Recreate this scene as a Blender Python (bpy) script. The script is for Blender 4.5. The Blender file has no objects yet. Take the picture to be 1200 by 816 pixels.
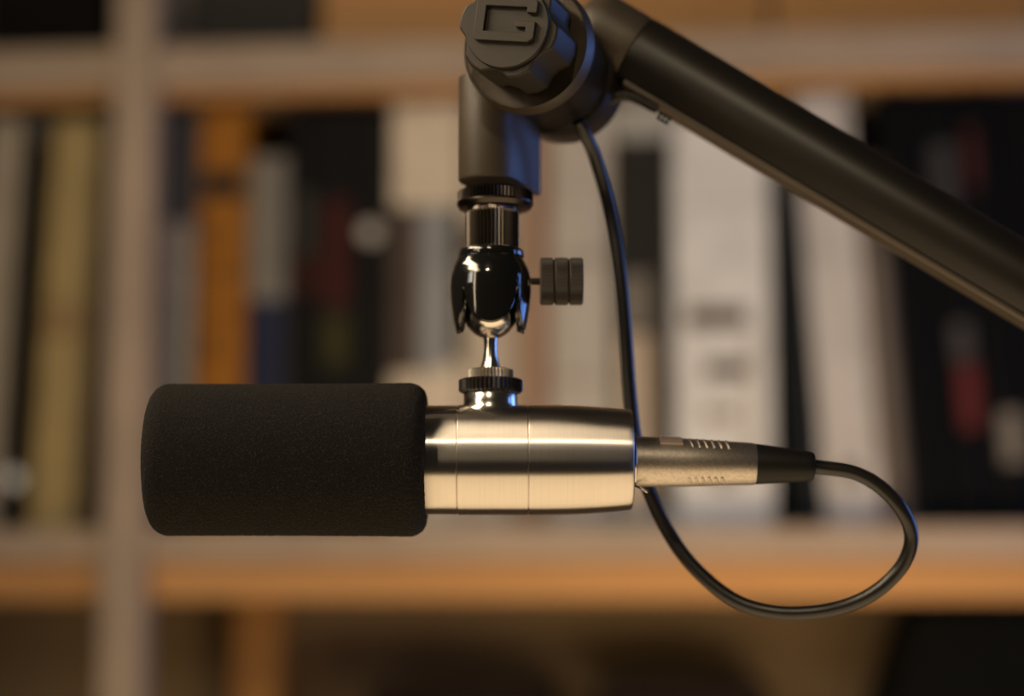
import bpy, bmesh, math, random
from mathutils import Vector, Matrix
random.seed(7)
PI = math.pi
R = math.radians
col = bpy.context.scene.collection
scene = bpy.context.scene

# ------------------------------------------------------------------ camera
CAM = Vector((0, 0, 1.20)); PITCH = R(7.5); LENS = 70.0
F = LENS / 36.0 * 1200.0
Y0 = 0.81                                   # vertical plane that holds the microphone axis
cd = bpy.data.cameras.new('camera'); cam = bpy.data.objects.new('camera', cd); col.objects.link(cam)
cam.location = CAM; cam.rotation_euler = (PI/2 + PITCH, 0, 0)
cd.lens = LENS; cd.sensor_width = 36; cd.sensor_fit = 'HORIZONTAL'; cd.clip_start = 0.05
cd.dof.use_dof = True; cd.dof.focus_distance = 0.782; cd.dof.aperture_fstop = 3.0
scene.camera = cam
FW = Vector((0, math.cos(PITCH), math.sin(PITCH))); UP = Vector((0, -math.sin(PITCH), math.cos(PITCH)))

def ray(px, py): return FW + Vector((1, 0, 0))*((px-600)/F) + UP*((408-py)/F)
def at(px, py, Y=Y0):
    d = ray(px, py); return CAM + d*(Y/d.y)
PX = Y0 / math.cos(PITCH) / F               # one photo pixel in metres at the microphone

# ------------------------------------------------------------------ world, lights, exposure
scene.view_settings.view_transform = 'Standard'; scene.view_settings.look = 'None'
scene.view_settings.gamma = 1; scene.view_settings.use_curve_mapping = False
scene.view_settings.exposure = 0.0
w = bpy.data.worlds.new('world'); scene.world = w; w.use_nodes = True
w.node_tree.nodes['Background'].inputs[0].default_value = (1.0, 0.86, 0.70, 1)
w.node_tree.nodes['Background'].inputs[1].default_value = 0.018

def area(name, loc, target, sx, sy, power, color, spread=180):
    l = bpy.data.lights.new(name, 'AREA'); l.shape = 'RECTANGLE'; l.size = sx; l.size_y = sy
    l.energy = power; l.color = color; l.spread = R(spread)
    o = bpy.data.objects.new(name, l); col.objects.link(o); o.location = loc
    o.rotation_euler = (Vector(target) - Vector(loc)).to_track_quat('-Z', 'Y').to_euler()
    return o
MIC = at(600, 520)
o = area('overhead_lamp', (-0.55, 0.50, 1.80), MIC, 0.16, 0.9, 3.6, (1.0, 0.78, 0.52), 100)
o.rotation_euler = (0, R(-48), 0)
area('tall_lamp', (-1.05, -0.20, 1.74), (0.0, 0.81, 1.62), 0.08, 1.2, 3.0, (1.0, 0.78, 0.50))
l = bpy.data.lights.new('bulb', 'POINT'); l.energy = 24.0; l.color = (1.0, 0.80, 0.54); l.shadow_soft_size = 0.03
o = bpy.data.objects.new('bulb', l); col.objects.link(o); o.location = (-0.22, -0.55, 2.21)
o = area('desk_bounce', (0.12, 0.66, 0.72), MIC, 1.4, 1.12, 7.0, (1.0, 0.72, 0.41))
o.rotation_euler = (PI, 0, 0)
area('window_glow', (1.36, 1.25, 1.44), MIC, 1.05, 0.8, 9.5, (0.17, 0.36, 1.0))
area('shelf_lamp', (0.28, 1.28, 0.95), (0.22, 2.0, 1.28), 0.5, 0.16, 2.1, (1.0, 0.74, 0.45), 130)
area('shelf_side_fill', (-0.9, 0.45, 1.75), (0.15, 2.0, 1.45), 0.5, 0.5, 1.8, (1.0, 0.90, 0.76), 70)  # added unseen fill, spread narrowed so it brightens only the shelf

# ------------------------------------------------------------------ materials
def mat(name, color, rough=0.5, metal=0.0, coat=0.0, noise=0.0, nscale=40, bump=0.0, bscale=300, stretch=(1, 1, 1),
        aniso=0.0, rot=0.0, tint=None, spec=0.5, bdist=0.001, tangent='X', ramp=(0.35, 0.68)):
    m = bpy.data.materials.new(name); m.use_nodes = True
    nt = m.node_tree; b = nt.nodes['Principled BSDF']
    b.inputs['Base Color'].default_value = (*color, 1); b.inputs['Roughness'].default_value = rough
    b.inputs['Metallic'].default_value = metal; b.inputs['Coat Weight'].default_value = coat
    b.inputs['Coat Roughness'].default_value = 0.06; b.inputs['Specular IOR Level'].default_value = spec
    tc = nt.nodes.new('ShaderNodeTexCoord'); mp = nt.nodes.new('ShaderNodeMapping')
    mp.inputs['Scale'].default_value = stretch; nt.links.new(tc.outputs['Object'], mp.inputs['Vector'])
    if noise:
        n = nt.nodes.new('ShaderNodeTexNoise'); n.inputs['Scale'].default_value = nscale; n.inputs['Detail'].default_value = 5
        nt.links.new(mp.outputs[0], n.inputs['Vector'])
        mx = nt.nodes.new('ShaderNodeMix'); mx.data_type = 'RGBA'
        t = tint or tuple(c*(1-noise) for c in color)
        mx.inputs[6].default_value = (*color, 1); mx.inputs[7].default_value = (*t, 1)
        rp = nt.nodes.new('ShaderNodeValToRGB'); rp.color_ramp.elements[0].position = ramp[0]; rp.color_ramp.elements[1].position = ramp[1]
        nt.links.new(n.outputs['Fac'], rp.inputs[0]); nt.links.new(rp.outputs[0], mx.inputs[0])
        nt.links.new(mx.outputs[2], b.inputs['Base Color'])
    if bump:
        n2 = nt.nodes.new('ShaderNodeTexNoise'); n2.inputs['Scale'].default_value = bscale; n2.inputs['Detail'].default_value = 4
        nt.links.new(mp.outputs[0], n2.inputs['Vector'])
        bp = nt.nodes.new('ShaderNodeBump'); bp.inputs['Strength'].default_value = bump; bp.inputs['Distance'].default_value = bdist
        nt.links.new(n2.outputs['Fac'], bp.inputs['Height']); nt.links.new(bp.outputs[0], b.inputs['Normal'])
    if aniso:
        b.inputs['Anisotropic'].default_value = aniso; b.inputs['Anisotropic Rotation'].default_value = rot
        tg = nt.nodes.new('ShaderNodeTangent'); tg.direction_type = 'RADIAL'; tg.axis = tangent
        nt.links.new(tg.outputs[0], b.inputs['Tangent'])
    return m

M_foam = mat('black_foam', (0.0035, 0.003, 0.0026), 0.95, noise=1, nscale=1700, tint=(0.034, 0.029, 0.024), ramp=(0.52, 0.74), bump=1.0, bscale=1700, bdist=0.0008, spec=0.25)
M_steel = mat('brushed_steel', (0.70, 0.655, 0.60), 0.36, 1.0, aniso=1.0, rot=0.25, noise=1, nscale=60, stretch=(60, 0.4, 0.4), tint=(0.66, 0.617, 0.565))
M_polish = mat('polished_steel', (0.72, 0.68, 0.62), 0.19, 1.0)
M_satin = mat('satin_nickel', (0.56, 0.50, 0.43), 0.42, 1.0, noise=1, nscale=900, tint=(0.42, 0.38, 0.34), bump=0.12, bscale=1500, bdist=0.0004)
M_tab = mat('pink_nickel_tab', (0.86, 0.70, 0.62), 0.5, 1.0)
M_gloss = mat('gloss_black_metal', (0.006, 0.006, 0.006), 0.12, 0.0, coat=1.0)
M_ring = mat('black_anodised', (0.016, 0.014, 0.013), 0.30, 0.3)
M_knurl = mat('dark_knurled_metal', (0.15, 0.125, 0.10), 0.28, 1.0)
M_flange = mat('black_knurled_ring', (0.06, 0.05, 0.042), 0.30, 1.0)
M_bronze = mat('worn_knurled_metal', (0.36, 0.29, 0.24), 0.28, 1.0)
M_cast = mat('black_cast_paint', (0.048, 0.037, 0.025), 0.42, 0.0, bump=0.35, bscale=1500, bdist=0.0005)
M_tube = mat('satin_black_tube', (0.008, 0.0066, 0.005), 0.42, 0.0, bump=0.08, bscale=2200, bdist=0.0003, spec=0.38)
M_strip = mat('bare_edge_strip', (0.085, 0.070, 0.054), 0.38, 0.2)
M_knob = mat('matt_black_plastic', (0.022, 0.0175, 0.012), 0.55, 0.0, spec=0.35, bump=0.12, bscale=1800, bdist=0.0004)
M_thumb = mat('black_thumbscrew', (0.036, 0.030, 0.026), 0.5, 0.1)
M_rubber = mat('black_rubber', (0.005, 0.0045, 0.004), 0.5, spec=0.28)
M_cord = mat('black_cord', (0.010, 0.009, 0.008), 0.33)

M_edge = mat('weathered_pine_edge', (0.36, 0.265, 0.18), 0.7, noise=1, nscale=9, stretch=(1, 1, 1), tint=(0.30, 0.22, 0.15))
M_pine = mat('orange_pine', (0.48, 0.23, 0.060), 0.6, noise=1, nscale=14, stretch=(0.3, 1, 1), tint=(0.40, 0.185, 0.047))
M_wall = mat('brown_plaster', (0.24, 0.165, 0.085), 0.9, noise=1, nscale=3, tint=(0.21, 0.14, 0.075))
M_floor = mat('dark_floorboards', (0.10, 0.06, 0.035), 0.6, noise=1, nscale=6, stretch=(0.2, 2, 1), tint=(0.07, 0.04, 0.025))
M_pages = mat('paper_pages', (0.55, 0.48, 0.38), 0.9, noise=1, nscale=300, stretch=(8, 0.2, 0.2), tint=(0.45, 0.39, 0.31))
_mc = {}
def cm(c, rough=0.65):
    c = tuple(round(x, 3) for x in c)
    if c not in _mc:
        _mc[c] = mat('cover_%d' % len(_mc), c, rough, noise=1, nscale=30, tint=tuple(x*0.8 for x in c), spec=0.07)
    return _mc[c]

# ------------------------------------------------------------------ mesh helpers
ORG = {}
def empty(name, loc, label, cat, group=None, rz=0.0):
    o = bpy.data.objects.new(name, None); col.objects.link(o); o.location = loc; o.rotation_euler = (0, 0, rz)
    o.empty_display_size = 0.02
    o['label'] = label; o['category'] = cat
    if group: o['group'] = group
    ORG[o.name] = Vector(loc); return o

def obj(name, bm, m, parent=None, local=False, smooth=38, label=None, bevel=0.0, structure=False, kind=None):
    """link a bmesh (world coordinates unless local) as one mesh object"""
    bmesh.ops.remove_doubles(bm, verts=bm.verts, dist=1e-6)
    bmesh.ops.recalc_face_normals(bm, faces=bm.faces)
    me = bpy.data.meshes.new(name); 
    if parent is not None and not local: bm.transform(Matrix.Translation(-ORG[parent.name]))
    elif parent is None and not local:
        xs = [v.co.copy() for v in bm.verts]
        c = Vector([(min(v[i] for v in xs)+max(v[i] for v in xs))/2 for i in range(3)])
        bm.transform(Matrix.Translation(-c))
    bm.to_mesh(me); bm.free(); me.materials.append(m)
    if smooth:
        me.polygons.foreach_set('use_smooth', [True]*len(me.polygons)); me.set_sharp_from_angle(angle=R(smooth))
    o = bpy.data.objects.new(name, me); col.objects.link(o)
    if parent is not None:
        o.parent = parent; ORG[o.name] = ORG.get(parent.name, Vector()) if not local else Vector()
    elif not local: o.location = c; ORG[o.name] = c
    if bevel:
        b = o.modifiers.new('bevel', 'BEVEL'); b.width = bevel; b.segments = 2; b.limit_method = 'ANGLE'; b.angle_limit = R(35)
    if label: o['label'] = label
    if structure: o['kind'] = 'structure'
    if kind: o['kind'] = kind
    return o

def frame(a):
    a = Vector(a).normalized()
    h = Vector((0, 0, 1)) if abs(a.z) < 0.9 else Vector((1, 0, 0))
    u = h.cross(a).normalized(); v = a.cross(u).normalized()
    return a, u, v

def loft(bm, rings, cap=True, closed=False):
    vr = [[bm.verts.new(p) for p in r] for r in rings]
    n = len(vr[0])
    pairs = list(zip(vr, vr[1:])) + ([(vr[-1], vr[0])] if closed else [])
    for A, B in pairs:
        for i in range(n):
            j = (i+1) % n
            try: bm.faces.new((A[i], A[j], B[j], B[i]))
            except ValueError: pass
    if cap and not closed:
        bm.faces.new(vr[0][::-1]); bm.faces.new(vr[-1])
    return bm

def lathe(profile, org, axis, segs=96, ribs=0, bm=None, phase=0.0):
    """profile: (s, r[, tooth depth]) in metres along axis from org; ribs = number of knurl teeth"""
    bm = bm or bmesh.new(); a, u, v = frame(axis); org = Vector(org)
    if ribs: segs = ribs*4
    rings = []
    for p in profile:
        s, r = p[0], p[1]; d = p[2] if len(p) > 2 else 0
        ring = []
        for i in range(segs):
            t = 2*PI*i/segs + phase
            rr = r - (d*(0.0, 0.5, 1.0, 0.5)[i % 4] if ribs else 0)
            ring.append(org + a*s + (u*math.cos(t) + v*math.sin(t))*max(rr, 1e-5))
        rings.append(ring)
    return loft(bm, rings)

def spline(pts, n=14):
    pts = [Vector(p) for p in pts]; P = [pts[0]*2-pts[1]] + pts + [pts[-1]*2-pts[-2]]
    out = []
    for i in range(1, len(P)-2):
        for k in range(n):
            t = k/n; p0, p1, p2, p3 = P[i-1:i+3]
            out.append(0.5*((2*p1) + (p2-p0)*t + (2*p0-5*p1+4*p2-p3)*t*t + (3*p1-p0-3*p2+p3)*t**3))
    return out + [pts[-1]]

def tube(path, r, segs=24, bm=None):
    bm = bm or bmesh.new(); rings = []; u = None
    for i, p in enumerate(path):
        t = (path[min(i+1, len(path)-1)] - path[max(i-1, 0)]).normalized()
        if u is None: _, u, _ = frame(t)
        u = (u - t*u.dot(t)).normalized(); v = t.cross(u)
        rr = r(i/(len(path)-1)) if callable(r) else r
        rings.append([p + (u*math.cos(2*PI*k/segs) + v*math.sin(2*PI*k/segs))*rr for k in range(segs)])
    return loft(bm, rings)

def box(c0, c1, bm=None):
    bm = bm or bmesh.new()
    (x0, y0, z0), (x1, y1, z1) = c0, c1
    loft(bm, [[Vector((x0, y0, z)), Vector((x1, y0, z)), Vector((x1, y1, z)), Vector((x0, y1, z))] for z in (z0, z1)])
    return bm

def prism(poly, org, ex, ey, ez, s0, s1, bm=None, scale1=1.0):
    """polygon in the (ex, ey) plane swept along ez from s0 to s1"""
    bm = bm or bmesh.new(); org = Vector(org)
    loft(bm, [[org + ex*(x*k) + ey*(y*k) + ez*s for x, y in poly] for s, k in ((s0, 1.0), (s1, scale1))])
    return bm

# ------------------------------------------------------------------ shelf frame (right side slightly nearer)
TH = R(5.0); YB = 2.0
SU = Vector((math.cos(TH), -math.sin(TH), 0)); SN = Vector((math.sin(TH), math.cos(TH), 0)); SO = Vector((0, YB, 0))
def shelf_uz(px, py, v):
    d = ray(px, py); t = ((SO + SN*v - CAM).dot(SN)) / d.dot(SN)
    p = CAM + d*t; return (p-SO).dot(SU), p.z
def sw(u, v, z): return SO + SU*u + SN*v + Vector((0, 0, z))
def sbox(u0, u1, v0, v1, z0, z1, bm=None):
    bm = bm or bmesh.new()
    loft(bm, [[sw(u0, v0, z), sw(u1, v0, z), sw(u1, v1, z), sw(u0, v1, z)] for z in (z0, z1)]); return bm

DEPTH = 0.34; SET = 0.06
# setting
obj('floor', box((-3, -1.5, -0.05), (3, 3.6, 0)), M_floor, smooth=0, structure=True)
obj('wall_back', sbox(-2.8, 2.8, DEPTH+0.03, DEPTH+0.13, 0.0, 2.8), M_wall, smooth=0, structure=True)

# bookshelf
UPZ1 = shelf_uz(600, 42, 0)[1]; UPZ0 = shelf_uz(600, 92, 0)[1]       # upper plank
LOZ1 = shelf_uz(600, 618, 0)[1]; LOZ0 = shelf_uz(600, 658, 0)[1]     # lower plank
RLZ0 = shelf_uz(600, 704, 0.02)[1]                                    # foot of its rail
BTZ1 = LOZ0 - 0.30
pu0 = shelf_uz(128, 400, 0)[0]; pu1 = shelf_uz(178, 400, 0)[0]
root = empty('bookshelf', sw(0, DEPTH/2, 0), 'wide wooden bookshelf of thick weathered planks and posts behind the microphone', 'bookshelf')
for z0, z1 in ((UPZ0, UPZ1), (LOZ0, LOZ1), (BTZ1-0.04, BTZ1), (0.12, 0.16)):
    obj('shelf_plank', sbox(-1.15, 1.15, 0.0, DEPTH, z0, z1), M_edge, root, smooth=0, bevel=0.003)
for z, h in ((UPZ0, 0.010), (LOZ0, LOZ0-RLZ0)):
    obj('rail', sbox(-1.13, 1.13, 0.012, 0.034, z-h, z), M_pine, root, smooth=0, bevel=0.002, label='orange pine rail under a plank')
for u0, u1 in ((pu0, pu1), (pu0+1.46, pu1+1.46), (-1.14, -1.097)):
    obj('post', sbox(u0, u1, -0.012, 0.03, 0.0, UPZ1+0.5), M_edge, root, smooth=0, bevel=0.003)
a0 = shelf_uz(272, 750, DEPTH-0.06)[0]; a1 = shelf_uz(326, 750, DEPTH-0.06)[0]
obj('rear_post', sbox(a0, a1, DEPTH-0.06, DEPTH, 0.0, LOZ0), M_pine, root, smooth=0, bevel=0.003, label='orange pine rear post')

# ------------------------------------------------------------------ things on the shelves
def book(name, label, cat, xl, xr, ytop, color, plank=None, lean=0.0, yref=400, patches=(), group=None, depth=0.22, kind='book', sink=0.0, u_at=None):
    """spine between photo columns xl..xr (read at row yref), top at row ytop; lean in degrees (+ = top to the right)"""
    z0 = (LOZ1 if plank is None else plank)
    if group is None:
        if plank is None: group = {'book': 'books on the middle shelf', 'binder': 'binders on the middle shelf'}.get(cat)
        else: group = 'boxes above the upper plank' if plank == UPZ1 else 'dark boxes in the lower bay'
    v = SET + sink
    u0, zr = shelf_uz(xl, yref, v); u1, _ = shelf_uz(xr, yref, v)
    h = shelf_uz(0.5*(xl+xr), ytop, v)[1] - z0
    ln = R(lean); wid = (u1-u0)*math.cos(ln) - 0.0012
    sh = (zr-z0)*math.tan(ln)
    ub0 = u0 - sh; ub1 = u1 - sh
    if plank is None: h = min(h, UPZ0 - z0 - 0.006 - wid*abs(math.sin(ln)))
    h = h/math.cos(ln)
    # pivot corner that touches the plank
    piv = ub1 - 0.0006 if ln > 0 else ub0 + 0.0006
    x0, x1 = (-wid, 0) if ln > 0 else (0, wid)
    if ln == 0: piv = (ub0+ub1)/2; x0, x1 = -wid/2, wid/2
    r = empty(name, sw(piv, v, z0+0.0004), label, cat, group)
    r.rotation_euler = (Matrix.Rotation(-TH, 4, 'Z') @ Matrix.Rotation(ln, 4, 'Y')).to_euler()
    t = min(0.003, wid*0.15)
    if kind == 'book':
        bm = bmesh.new(); loft(bm, [[Vector(p) for p in ((x0, depth, z), (x0, 0.003, z), (x0+wid*0.2, -0.0, z), (x1-wid*0.2, -0.0, z), (x1, 0.003, z), (x1, depth, z), (x1-t, depth, z), (x1-t, 0.006, z), (x0+t, 0.006, z), (x0+t, depth, z))] for z in (0, h)])
        obj('cover', bm, cm(color), r, local=True, smooth=0)
        obj('page_block', box((x0+t, 0.0062, 0.003), (x1-t, depth-0.004, h-0.004)), M_pages, r, local=True, smooth=0)
    elif kind == 'binder':
        bm = box((x0, 0, 0), (x1, 0.004, h)); box((x0, 0.004, 0), (x0+t, depth, h), bm); box((x1-t, 0.004, 0), (x1, depth, h), bm)
        obj('cover', bm, cm(color), r, local=True, smooth=0)
        obj('page_block', box((x0+t+.001, 0.03, 0.006), (x1-t-.001, depth-0.01, h-0.02)), M_pages, r, local=True, smooth=0)
        bm = lathe([(-0.0012, 0.010), (-0.0012, 0.006), (0.0, 0.006), (0.0, 0.010)], Vector(((x0+x1)/2, -0.0012, h*0.12)), (0, 1, 0), 28)
        obj('finger_ring', bm, M_polish, r, local=True, label='metal finger ring')
    else:
        obj('case', box((x0, 0, 0), (x1, depth, h-0.012)), cm(color), r, local=True, smooth=0, bevel=0.0015)
        obj('lid', box((x0-0.0004, -0.0008, h-0.0118), (x1+0.0004, depth+0.0004, h)), cm(tuple(c*0.93 for c in color)), r, local=True, smooth=0, bevel=0.0015)
    for k, (fx0, fx1, ya, yb, pc) in enumerate(patches):
        za = shelf_uz(0.5*(xl+xr), ya, v)[1]-z0; zb = shelf_uz(0.5*(xl+xr), yb, v)[1]-z0
        fa, fb = x0+wid*fx0, x0+wid*fx1
        zt = min(za, h-0.004); zb = max(zb, 0.004)
        y1 = -0.0001 if kind != 'book' else 0.0008
        obj('spine_label', box((fa, -0.0012-0.0002*k, zb), (fb, y1, zt)), cm(pc), r, local=True, smooth=0)
    return r

LE = 2.0
book('book', 'grey beige book cut by the left edge of the photo', 'book', -30, 10, 140, (.36, .31, .25), lean=LE)
book('binder', 'black binder between the grey beige and the mustard spine at far left', 'binder', 11, 44, 122, (.004, .004, .004), lean=LE, patches=[(.15, .85, 132, 168, (.06, .06, .06))], kind='binder')
book('book', 'tall mustard beige book at far left beside the post', 'book', 46, 101, 142, (.42, .31, .14), lean=LE, patches=[(.1, .9, 360, 395, (.33, .21, .10))])
book('book', 'narrow dark brown book standing in for the shadow gap left of the post', 'book', 102, 126, 124, (.06, .042, .026), lean=LE)  # dark cover stands in for the shaded gap beside the post
book('box_file', 'dark blue grey case with a pale lower label, right of the post', 'case', 184, 227, 114, (.055, .058, .065), kind='box', patches=[(.1, .95, 262, 350, (.30, .27, .24)), (.1, .95, 352, 560, (.25, .24, .21))])
book('book', 'orange spine with a dark band near its top', 'book', 229, 286, 116, (.30, .118, .016), patches=[(.08, .92, 202, 232, (.02, .018, .016)), (.15, .35, 262, 292, (.13, .05, .01)), (.15, .8, 320, 330, (.16, .06, .01)), (.15, .8, 362, 372, (.18, .07, .01)), (.2, .45, 390, 420, (.15, .055, .01))])
book('book', 'short grey book with a navy lower half, right of the orange spine', 'book', 288, 333, 184, (.19, .17, .14), patches=[(0.02, .98, 352, 600, (.018, .022, .045))])
book('book', 'black book with dark red blocks, second right of the orange spine', 'book', 335, 372, 126, (.008, .007, .006), patches=[(.4, .95, 300, 345, (.05, .013, .010)), (.3, .8, 225, 300, (.04, .04, .032))])
book('book', 'black book with a dark red stripe over a murky green block', 'book', 373, 412, 122, (.009, .008, .007), patches=[(.2, .85, 235, 360, (.06, .015, .012)), (.15, .9, 370, 430, (.045, .04, .014))])
r = book('book', 'dark book with a round pale sticker on its spine', 'book', 413, 454, 120, (.009, .008, .007))
su, sz = shelf_uz(433, 273, SET)
lp = Vector((0, 0, sz-LOZ1))
obj('round_sticker', lathe([(-0.0016, 0.0105), (0.0005, 0.0105)], lp, (0, 1, 0), 40), cm((.48, .43, .37)), r, local=True, label='round pale sticker')
book('box_file', 'cream box file with a dark brown and grey printed middle, left of the hanging mount', 'box file', 457, 541, 116, (.60, .50, .37), kind='box', patches=[(.0, .42, 243, 438, (.075, .055, .042)), (.43, .82, 243, 436, (.27, .27, .26)), (.83, 1.0, 243, 425, (.05, .045, .04))])
book('book', 'pale cream book behind the ball head of the mount', 'book', 543, 596, 128, (.50, .42, .32), patches=[(.0, 1, 270, 300, (.12, .09, .07))])
book('book', 'brownish cream book with a thin red edge beside the thumbscrew', 'book', 598, 641, 132, (.34, .25, .17), patches=[(.76, 1.0, 150, 600, (.22, .07, .04))])
book('book', 'pale grey spine right of the red edged book, behind the hanging cable', 'book', 643, 717, 128, (.42, .38, .32), patches=[(.1, .9, 300, 306, (.3, .25, .2)), (.1, .9, 440, 446, (.3, .25, .2))])
book('book', 'pale grey book with a charcoal middle over a cream label, right of the hanging cable', 'book', 719, 788, 112, (.34, .33, .29), patches=[(0, 1, 164, 600, (.022, .020, .017)), (.1, .62, 322, 385, (.17, .15, .12)), (.1, .62, 392, 600, (.45, .36, .26)), (.66, .95, 385, 600, (.05, .04, .03))])
book('binder', 'wide white binder with dark printed bars under the boom arm', 'binder', 790, 904, 138, (.62, .60, .56), kind='binder', patches=[(.12, .76, 360, 384, (.09, .07, .05)), (.32, .76, 424, 444, (.09, .07, .05)), (.76, .80, 396, 560, (.30, .24, .18)), (.30, .62, 480, 492, (.26, .19, .13)), (.05, .95, 238, 244, (.50, .48, .46))])
LR = -3.4
book('book', 'thin black book leaning on the white binder', 'book', 919, 950, 165, (.012, .014, .015), lean=LR)
book('binder', 'tall pale grey binder leaning against the thin black book', 'binder', 952, 1018, 86, (.50, .46, .41), lean=LR, kind='binder')
book('book', 'grey brown book leaning right of the tall pale grey binder', 'book', 1020, 1050, 190, (.11, .085, .065), lean=LR, patches=[(.3, .7, 240, 560, (.17, .14, .11))])
book('book', 'leaning black book with a dull grey block under the boom arm', 'book', 1052, 1098, 108, (.003, .003, .003), lean=LR)
book('book', 'leaning black book with a red block at right', 'book', 1100, 1146, 112, (.003, .003, .003), lean=LR, patches=[(.2, .8, 170, 245, (.045, .043, .042)), (.35, .85, 380, 425, (.06, .055, .05)), (.4, .9, 430, 505, (.11, .022, .02))])
book('book', 'leaning black book with a pale lower patch near the right edge', 'book', 1148, 1196, 106, (.003, .0028, .0025), lean=LR, patches=[(.05, .35, 150, 220, (.06, .018, .016)), (.3, .85, 485, 545, (.20, .17, .13))])
book('book', 'leaning black book cut by the right edge of the photo', 'book', 1198, 1250, 110, (.003, .0028, .0025), lean=LR)

# on the upper plank, only their feet in view
book('box_file', 'black box above the upper plank at the top left corner', 'box', -20, 122, -190, (.006, .005, .004), plank=UPZ1, yref=20, kind='box')
book('box_file', 'grey narrow box above the upper plank just right of the post', 'box', 188, 222, -150, (.20, .18, .14), plank=UPZ1, yref=20, kind='box')
book('box_file', 'charcoal box above the upper plank right of the grey narrow box', 'box', 226, 372, -170, (.040, .036, .030), plank=UPZ1, yref=20, kind='box')
def crate(label, xl, xr, ytop):
    v = SET; u0 = shelf_uz(xl, 20, v)[0]; u1 = shelf_uz(xr, 20, v)[0]; h = shelf_uz(600, ytop, v)[1]-UPZ1
    r = empty('wooden_crate', sw((u0+u1)/2, v, UPZ1+.0004), label, 'crate', 'crates above the upper plank', -TH)
    wd = (u1-u0)/2-0.001; d = 0.24; t = 0.014
    obj('front_board', box((-wd, 0, 0), (wd, t, h)), M_pine, r, local=True, smooth=0, bevel=.002)
    obj('back_board', box((-wd, d-t, 0), (wd, d, h)), M_pine, r, local=True, smooth=0, bevel=.002)
    for s in (-1, 1):
        a, b = sorted((s*wd, s*(wd-t))); obj('side_board', box((a, t, 0), (b, d-t, h)), M_pine, r, local=True, smooth=0, bevel=.002)
    obj('base_board', box((-wd+t, t, 0.0), (wd-t, d-t, .01)), M_pine, r, local=True, smooth=0)
crate('orange pine crate above the upper plank left of the boom joint', 376, 640, -120)
crate('orange pine crate above the upper plank behind the boom arm', 644, 900, -110)
crate('orange pine crate above the upper plank at the top right corner', 904, 1215, -120)

# lower bay
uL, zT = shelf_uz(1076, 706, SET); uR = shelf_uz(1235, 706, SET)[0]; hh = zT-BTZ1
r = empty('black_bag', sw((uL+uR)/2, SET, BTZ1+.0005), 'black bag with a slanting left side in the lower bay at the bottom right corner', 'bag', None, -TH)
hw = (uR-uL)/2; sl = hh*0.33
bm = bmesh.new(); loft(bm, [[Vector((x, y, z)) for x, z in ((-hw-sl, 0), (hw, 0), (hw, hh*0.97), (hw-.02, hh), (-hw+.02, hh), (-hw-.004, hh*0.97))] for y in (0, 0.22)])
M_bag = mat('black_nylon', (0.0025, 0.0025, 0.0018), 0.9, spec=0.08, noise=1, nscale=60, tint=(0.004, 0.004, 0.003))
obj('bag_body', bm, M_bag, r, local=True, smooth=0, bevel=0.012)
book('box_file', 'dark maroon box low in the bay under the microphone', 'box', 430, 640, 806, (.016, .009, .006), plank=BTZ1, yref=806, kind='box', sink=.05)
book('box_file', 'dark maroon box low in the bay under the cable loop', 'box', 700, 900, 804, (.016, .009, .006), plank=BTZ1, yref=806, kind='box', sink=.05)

# ------------------------------------------------------------------ boom arm
YAW = R(18)
AX = Vector((-math.sin(YAW), -math.cos(YAW), 0))         # joint axis, towards the viewer
EX = Vector((math.cos(YAW), -math.sin(YAW), 0)); EZ = Vector((0, 0, 1))
KF = at(594, 30, Y0-0.048)                               # knob face centre
arm = empty('boom_arm', at(625, 60, Y0), 'black studio boom arm crossing the top right corner, holding the microphone', 'boom arm')
def pxl(v): return v*PX

# tension knob: six angular lobes
poly = []
for k in range(6):
    n = 192 + 60*k
    for da, rr in ((-6, 53.5), (6, 53.5), (17, 60.5), (30, 61.5), (43, 60.5)):
        poly.append((pxl(rr)*math.cos(R(n+da)), pxl(rr)*math.sin(R(n+da))))
bm = bmesh.new(); rings = []
for s, k in ((-0.0015, 0.965), (-0.004, 1.0), (-0.027, 0.99), (-0.028, 0.96)):
    rings.append([KF + EX*(x*k) + EZ*(y*k) + AX*s for x, y in poly])
loft(bm, rings)
knob = obj('tension_knob', bm, M_knob, arm, smooth=24, bevel=0.0006)
obj('knob_cap', lathe([(-0.0025, pxl(49.5)), (0.0, pxl(49.5)), (0.0008, pxl(48.6)), (0.0008, 0.001)], KF, AX, 96), M_knob, knob)
# raised square letter G on the cap
g = 8.0; cg, sg = math.cos(R(-g)), math.sin(R(-g))
def gp(x, y):   # photo pixels right/down of the cap centre -> cap plane
    x, y = x*PX*1.06, -y*PX
    return (x*cg - y*sg, x*sg + y*cg)
W_, T_, B_ = 34, -31, 20
outer = [(-W_, T_+3), (-W_+3, T_), (W_-4, T_), (W_, T_+4), (W_, -14), (W_-11, -14), (W_-11, T_+11), (-W_+11, T_+11), (-W_+11, B_-11), (W_-10, B_-11), (W_-10, 3), (W_-22, 3), (W_-22, -4), (W_, -4), (W_, B_-5), (W_-6, B_), (-W_+3, B_), (-W_, B_-3)]
bm = prism([gp(x, y) for x, y in outer], KF, EX, EZ, AX, 0.0004, 0.0030)
obj('letter_emblem', bm, M_knob, knob, smooth=0, bevel=0.0003, label='raised square letter G')
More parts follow.
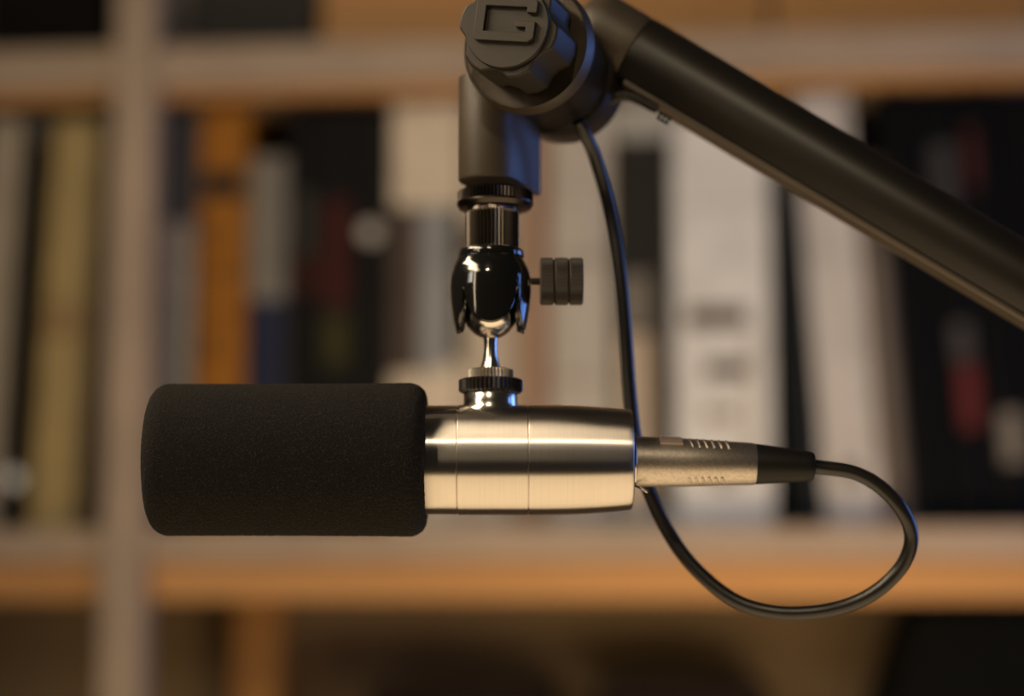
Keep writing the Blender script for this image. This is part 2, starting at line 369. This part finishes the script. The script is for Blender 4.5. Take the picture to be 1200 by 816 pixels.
# clutch disc behind the knob, hub of the arm behind that
CD = KF - AX*0.029 - EX*pxl(4)
obj('clutch_disc', lathe([(0.0, pxl(72)), (0.0008, pxl(75)), (-0.003, pxl(79)), (-0.006, pxl(79)), (-0.007, pxl(72))][::-1], CD, AX, 96), M_cast, arm)
HB = KF - AX*0.080 + Vector((-0.0045, 0, 0.0015))
obj('joint_hub', lathe([(-0.022, pxl(72)), (-0.020, pxl(76)), (-0.003, pxl(76)), (0.0, pxl(75)), (0.001, pxl(70)), (0.043, pxl(70))], HB, AX, 96), M_tube, arm)

# hanging mount bracket: half round front, flat sides running back
BC = at(571, 213)                                        # foot of the half round
topz = at(571, 92).z - BC.z
rb = pxl(34.5); sec = []
for k in range(25):
    t = PI + PI*k/24; sec.append((rb*math.cos(t), rb*math.sin(t)))
sec = [(-rb, pxl(100))] + sec + [(rb*1.03, 0.0012), (rb*1.03, pxl(100))]
BK = -AX
bm = bmesh.new(); rings = []
for z, k in ((0, .97), (0.0008, 1), (topz*0.72, 1.0), (topz, 1.0)):
    rings.append([BC + EX*(x*k) + BK*(y*k) + EZ*z for x, y in sec])
loft(bm, rings)
br = obj('mount_bracket', bm, M_cast, arm, smooth=30, bevel=0.0004)
# tube
A0 = at(744, 61, Y0+0.032); A1 = at(1200, 331, Y0+0.022)
AD = (A1-A0).normalized(); A2 = A1 + AD*0.16
_, tu, tv = frame(AD)
front = tu if tu.y < 0 else -tu                          # horizontal, towards viewer
up = AD.cross(front); up = up if up.z > 0 else -up
def arm_sec(rz, ry, bot):   # round tube cut flat at the bottom
    pts = []
    for k in range(48):
        t = 2*PI*k/48; pts.append((ry*math.cos(t), max(rz*math.sin(t), -bot)))
    return pts
r0 = pxl(47.0)
def sweep(secs):
    bm = bmesh.new(); rings = []
    for s, pts in secs: rings.append([A0 + AD*s + front*x + up*y for x, y in pts])
    return loft(bm, rings)
L = (A2-A0).length
tube_o = obj('arm_tube', sweep([(0.0, arm_sec(r0*.985, r0*.985, r0*.87)), (0.0006, arm_sec(r0, r0, r0*.88)), (L, arm_sec(r0*.92, r0*.92, r0*.88*.92))]), M_tube, arm, smooth=30)
# channel strip along the underside
def chan(s0, s1, n=1):
    y0, y1, hw = -r0*.885, -r0*1.06, r0*.50
    pts = [(-hw, y0), (hw, y0), (hw, y1+0.001), (hw-0.001, y1), (-hw+0.001, y1), (-hw, y1+0.001)]
    p0 = [(x, y0 + (y-y0)*0.55) for x, y in pts]
    return [(s0, p0), (s1, [(x*.92, y*.92) for x, y in pts])]
obj('channel_strip', sweep(chan(0.004, L)), M_strip, arm, smooth=0, label='brown grey strip along the underside')
# cast collar between hub and tube
bm = bmesh.new(); rings = []
for k in range(12):
    f = k/11; c = A0 - AD*(0.0006 + pxl(84)*f)
    rr = r0*(0.985 if k == 0 else 1.0)*math.sqrt(max(0.05, 1-max(0, (f-0.6)/0.42)**2))
    rings.append([c + front*x + up*y for x, y in arm_sec(rr, rr, rr*1.02)])
loft(bm, rings)
obj('cast_collar', bm, M_cast, arm, smooth=35)
# web under the collar
wa = at(700, 126, Y0+0.03)
bm = tube(spline([at(686, 140, Y0+.03), at(704, 122, Y0+.03), at(735, 112, Y0+.03), at(770, 128, Y0+.028)], 8), lambda f: pxl(11-5*f), 20)
obj('web', bm, M_tube, arm)
# cable clip on the strip
cc = at(778, 140, Y0+0.0205)
bm = bmesh.new()
for q in (-1, 0, 1):
    c = cc + AD*pxl(6*q)
    tube([c + up*pxl(5) + front*0.001, c + up*pxl(1) + front*0.003, c - up*pxl(4) + front*0.0025], pxl(1.6), 10, bm)
tube([cc - AD*pxl(10) + up*pxl(4) + front*.001, cc + AD*pxl(10) + up*pxl(4) + front*.001], pxl(1.6), 10, bm)
tube([cc - AD*pxl(8) - up*pxl(4) + front*.002, cc + AD*pxl(8) - up*pxl(4) + front*.002], pxl(1.3), 10, bm)
obj('cable_clip', bm, M_gloss, arm)

# ------------------------------------------------------------------ ball head mount
DN = Vector((0, 0, -1))
def zz(py, px=578): return at(px, py).z
bx = at(578, 300).x
def vl(pts, cx, m, name, parent, ribs=0, segs=96, **kw):
    """vertical lathe from (photo row, radius px[, tooth px])"""
    x = at(cx, pts[0][0]).x; ztop = zz(pts[0][0])
    prof = [(ztop - zz(p[0]), pxl(p[1]), pxl(p[2]) if len(p) > 2 else 0) for p in pts]
    return obj(name, lathe(prof, Vector((x, Y0+kw.pop('dy', 0), ztop)), DN, segs, ribs), m, parent, **kw)
head = empty('ball_head', at(576, 430), 'glossy black ball head with a knurled thumbscrew hanging from the boom arm', 'ball head')
vl([(221, 40), (223, 43.5), (224, 44.8, 2.2), (235, 44.8, 2.2), (236, 45.5), (238, 45.5), (243, 42), (245, 30)], 580, M_flange, 'flange_ring', head, ribs=64, smooth=30, dy=0.004)
vl([(240, 26), (243, 27, .8), (250, 27, .8), (252, 29)], 578, M_bronze, 'threaded_neck', head, ribs=54, smooth=20, label='worn copper grey neck')
vl([(248, 28), (249, 31, 0), (251, 31.5, 2.6), (291, 31.5, 2.6), (294, 30.5)], 577, M_knurl, 'knurled_sleeve', head, ribs=44, smooth=20)
vl([(292, 34), (293.5, 37), (296, 38.5), (303, 38.5), (305, 37), (306, 34)], 576, M_gloss, 'collar', head)
# petal housing
hx = at(575, 340).x; ztop = zz(297)
def hz(py): return zz(py)
prof = [(301, 37), (306, 40), (314, 44), (325, 47), (338, 47.8), (350, 47.2), (362, 45.8), (374, 44), (385, 41.5), (393, 38.5)]
def rad(py):
    for (a, ra), (b, rb_) in zip(prof, prof[1:]):
        if py <= b: 
            f = (py-a)/(b-a); return ra + (rb_-ra)*f
    return prof[-1][1]
bm = bmesh.new(); NS = 288; NT = 28; grid = []
for i in range(NS):
    t = 2*PI*i/NS                     # 0 = towards viewer
    d = abs(((math.degrees(t)+180) % 360)-180)
    # four petals: round tongues front and back, longer ones at the sides
    end = 342
    for c, hw, ln, pw in ((0, 39, 42, 2.2), (90, 46, 50, 2.0), (180, 39, 42, 2.2)):
        q = abs(d-c)/hw
        if q < 1: end = max(end, 342 + ln*(1-q**pw)**(1/pw))
    colm = []
    for j in range(NT+1):
        py = 301 + (end-301)*j/NT; r_ = pxl(rad(py))
        colm.append(bm.verts.new(Vector((hx + r_*math.sin(t), Y0 - r_*math.cos(t), hz(py)))))
    grid.append(colm)
for i in range(NS):
    for j in range(NT):
        A, B = grid[i], grid[(i+1) % NS]; bm.faces.new((A[j], B[j], B[j+1], A[j+1]))
ho = obj('housing', bm, M_gloss, head, smooth=60)
sm = ho.modifiers.new('solid', 'SOLIDIFY'); sm.thickness = 0.0030; sm.offset = -1
# ball and stem
bp = [(325, 1.0)]
cy, rb2 = 366.0, 31.5
bp = []
for k in range(1, 25):
    t = PI*k/25*0.955; bp.append((cy - rb2*math.cos(t), rb2*math.sin(t)))
bp += [(399, 8.2), (404, 7.6), (412, 7.8), (422, 9.2), (429, 11.2), (434, 12.5)]
vl(bp, 575, M_polish, 'ball_stem', head, label='polished metal ball and stem')
vl([(432.5, 22), (434, 26.4, 2.2), (444, 26.4, 2.2), (445.5, 25)], 575, M_satin, 'ribbed_nut', head, ribs=40, smooth=20, label='bright ribbed nut')
# thumbscrew
tz = zz(330); tx0 = at(633, 330).x
XA = Vector((1, 0, 0))
ths = obj('thumbscrew', lathe(sum([[(pxl(o), pxl(26)), (pxl(o+1.5), pxl(28), pxl(1.1)), (pxl(o+14.5), pxl(28), pxl(1.1)), (pxl(o+16), pxl(26)), (pxl(o+16.2), pxl(24.5))] for o in (0, 17.2, 34.2)], []),
      Vector((tx0, Y0, tz)), XA, ribs=64), M_thumb, head, smooth=20)
bm = bmesh.new(); prof_t = []
for k in range(14): prof_t.append((pxl(-20 + k*1.6), pxl(4.8 if k % 2 else 3.7)))
obj('threaded_rod', lathe(prof_t, Vector((tx0, Y0, tz)), XA, 32), M_polish, ths, smooth=20, label='bright threaded rod')

# ------------------------------------------------------------------ microphone
mz = at(600, 539).z
mic = empty('microphone', at(600, 539), 'steel broadcast microphone with a black foam windscreen at its left end', 'microphone')
def xw(px): return at(px, 539).x
def hl(pts, m, name, parent, segs=128, ribs=0, **kw):
    x0 = xw(pts[0][0])
    prof = [(xw(p[0])-x0, pxl(p[1]), pxl(p[2]) if len(p) > 2 else 0) for p in pts]
    return obj(name, lathe(prof, Vector((x0, Y0, mz)), XA, segs, ribs), m, parent, **kw)
hl([(470, 30), (471, 63), (535.5, 63.3), (536.6, 62.4)], M_steel, 'head_sleeve', mic)
hl([(536.6, 62.4), (537.6, 64), (618, 64), (619, 63)], M_steel, 'mount_section', mic)
tp = [(619, 63), (620, 64)]
for k in range(1, 25):
    f = k/24; tp.append((620+118*f, 64-5.8*f**2.4))
tp += [(739.5, 57.2), (740.3, 55.5), (740.6, 50)]
hl(tp, M_steel, 'tail_section', mic)
hl([(739.8, 30), (739.8, 49), (741.2, 49), (741.6, 48), (741.6, 30)], M_ring, 'end_plate', mic)
hl([(740.6, 20), (740.6, 31.5), (744, 31.5), (745, 30.5), (745, 20)], M_polish, 'socket_rim', mic)
# foam windscreen with soft rounded ends
fp = []
fp += [(176.5, 2), (175.5, 25), (175.3, 45), (176.5, 58)]
for k in range(0, 11):
    t = (PI/2)*k/10; fp.append((177.5 + 22*(1-math.cos(t)), 66 + 22.3*math.sin(t)))
for k in range(1, 110): fp.append((199 + (478-199)*k/110, 88.3 - 0.5*math.sin(PI*k/110) + 0.7*k/110))
for k in range(0, 9):
    t = (PI/2)*k/8; fp.append((480 + 20*math.sin(t), 71.5 + 17.5*math.cos(t)))
fp += [(500, 66), (494, 62.5), (485, 62)]
foam = hl(fp, M_foam, 'foam_windscreen', mic, segs=220, smooth=80)
tx = bpy.data.textures.new('foam_cells', 'CLOUDS'); tx.noise_scale = 0.0012; tx.noise_depth = 2
ss = foam.modifiers.new('sub', 'SUBSURF'); ss.levels = 2; ss.render_levels = 2; ss.subdivision_type = 'SIMPLE'
dm = foam.modifiers.new('cells', 'DISPLACE'); dm.texture = tx; dm.strength = 0.0005; dm.mid_level = 0.5; dm.texture_coords = 'LOCAL'
# mount post with a saddle into the body
vl([(459, 30.5), (460, 31.5), (472, 31.5), (478, 32.5), (483, 34.5), (488, 38), (493, 43)], 575, M_polish, 'mount_post', mic, smooth=60)
vl([(444.5, 34), (446, 37.5, 1.8), (458.5, 37.5, 1.8), (461, 34)], 575, M_ring, 'lock_ring', mic, ribs=44, smooth=20, label='black knurled lock ring')

# ------------------------------------------------------------------ microphone cable with its plug
cab = empty('microphone_cable', at(840, 545), 'black cable looping from the metal plug in the microphone up to the boom joint', 'cable')
P0 = at(742, 541); P1 = at(884, 544); P2 = at(953, 547)
pd = (P1-P0).normalized()
def pl(pts, m, name, parent, a=P0, d=pd, **kw):
    return obj(name, lathe([(pxl(s), pxl(r)) for s, r in pts], a, d, 80), m, parent, **kw)
shell = pl([(0, 18), (0.5, 28), (2, 29.3), (60, 28), (140, 24.6), (142, 23.5), (142.2, 18)], M_satin, 'plug_shell', cab)
bd = (P2-P1).normalized()
pl([(0, 16), (0, 23.4), (3, 23.6), (62, 17.8), (67, 17.2), (69.5, 15.5), (70, 10)], M_rubber, 'strain_relief', cab, a=P1, d=bd, label='black rubber strain relief')
ang = R(62)
def on_shell(s, ang, dr=0.0):
    r = pxl(29.3 - 4.7*s/140) + dr
    n = Vector((0, -math.cos(ang), math.sin(ang))); return P0 + pd*pxl(s) + n*r, n
# latch tab
bm = bmesh.new(); rings = []
for a_ in (R(42), R(50), R(58), R(66), R(74)):
    row = []
    p0, n = on_shell(30, a_, -0.0004); p1, _ = on_shell(57, a_, -0.0004); q0, _ = on_shell(31, a_, 0.0009); q1, _ = on_shell(56, a_, 0.0009)
    rings.append([p0, p1, q1, q0])
loft(bm, rings)
obj('latch_tab', bm, M_tab, shell, smooth=25, label='pinkish push tab')
for k in range(6):
    bm = tube([on_shell(65+8.4*k+0.9*j, R(72-9*j), 0.0)[0] for j in range(5)], pxl(2.0), 10)
    obj('grip_ridge', bm, M_satin, shell)
for k in range(6):
    bm = tube([on_shell(63+7.6*k+1.3*j, R(-42-8*j), 0.0)[0] for j in range(5)], pxl(1.6), 10)
    obj('grip_ridge', bm, M_satin, shell)
# latch tongue under the plug
bm = tube([at(744, 569, Y0-.004), at(752, 573, Y0-.006), at(759, 577, Y0-.006)], pxl(1.4), 10)
obj('latch_tongue', bm, M_polish, shell)
path = spline([at(948, 546.5), at(962, 548), at(1000, 554), at(1030, 570), at(1056, 597), at(1068, 630, Y0+.004), at(1056, 665, Y0+.008), at(1022, 696, Y0+.012), at(975, 714, Y0+.017),
               at(915, 718, Y0+.021), at(862, 704, Y0+.025), at(815, 667, Y0+.029), at(782, 622, Y0+.032), at(758, 570, Y0+.035), at(745, 520, Y0+.036), at(738, 460, Y0+.036), at(733, 390, Y0+.036),
               at(726, 315, Y0+.036), at(713, 240, Y0+.036), at(697, 183, Y0+.026), at(684, 154, Y0+.016), at(678, 142, Y0+.013)], 14)
obj('cord', tube(path, pxl(8.4), 28), M_cord, cab)
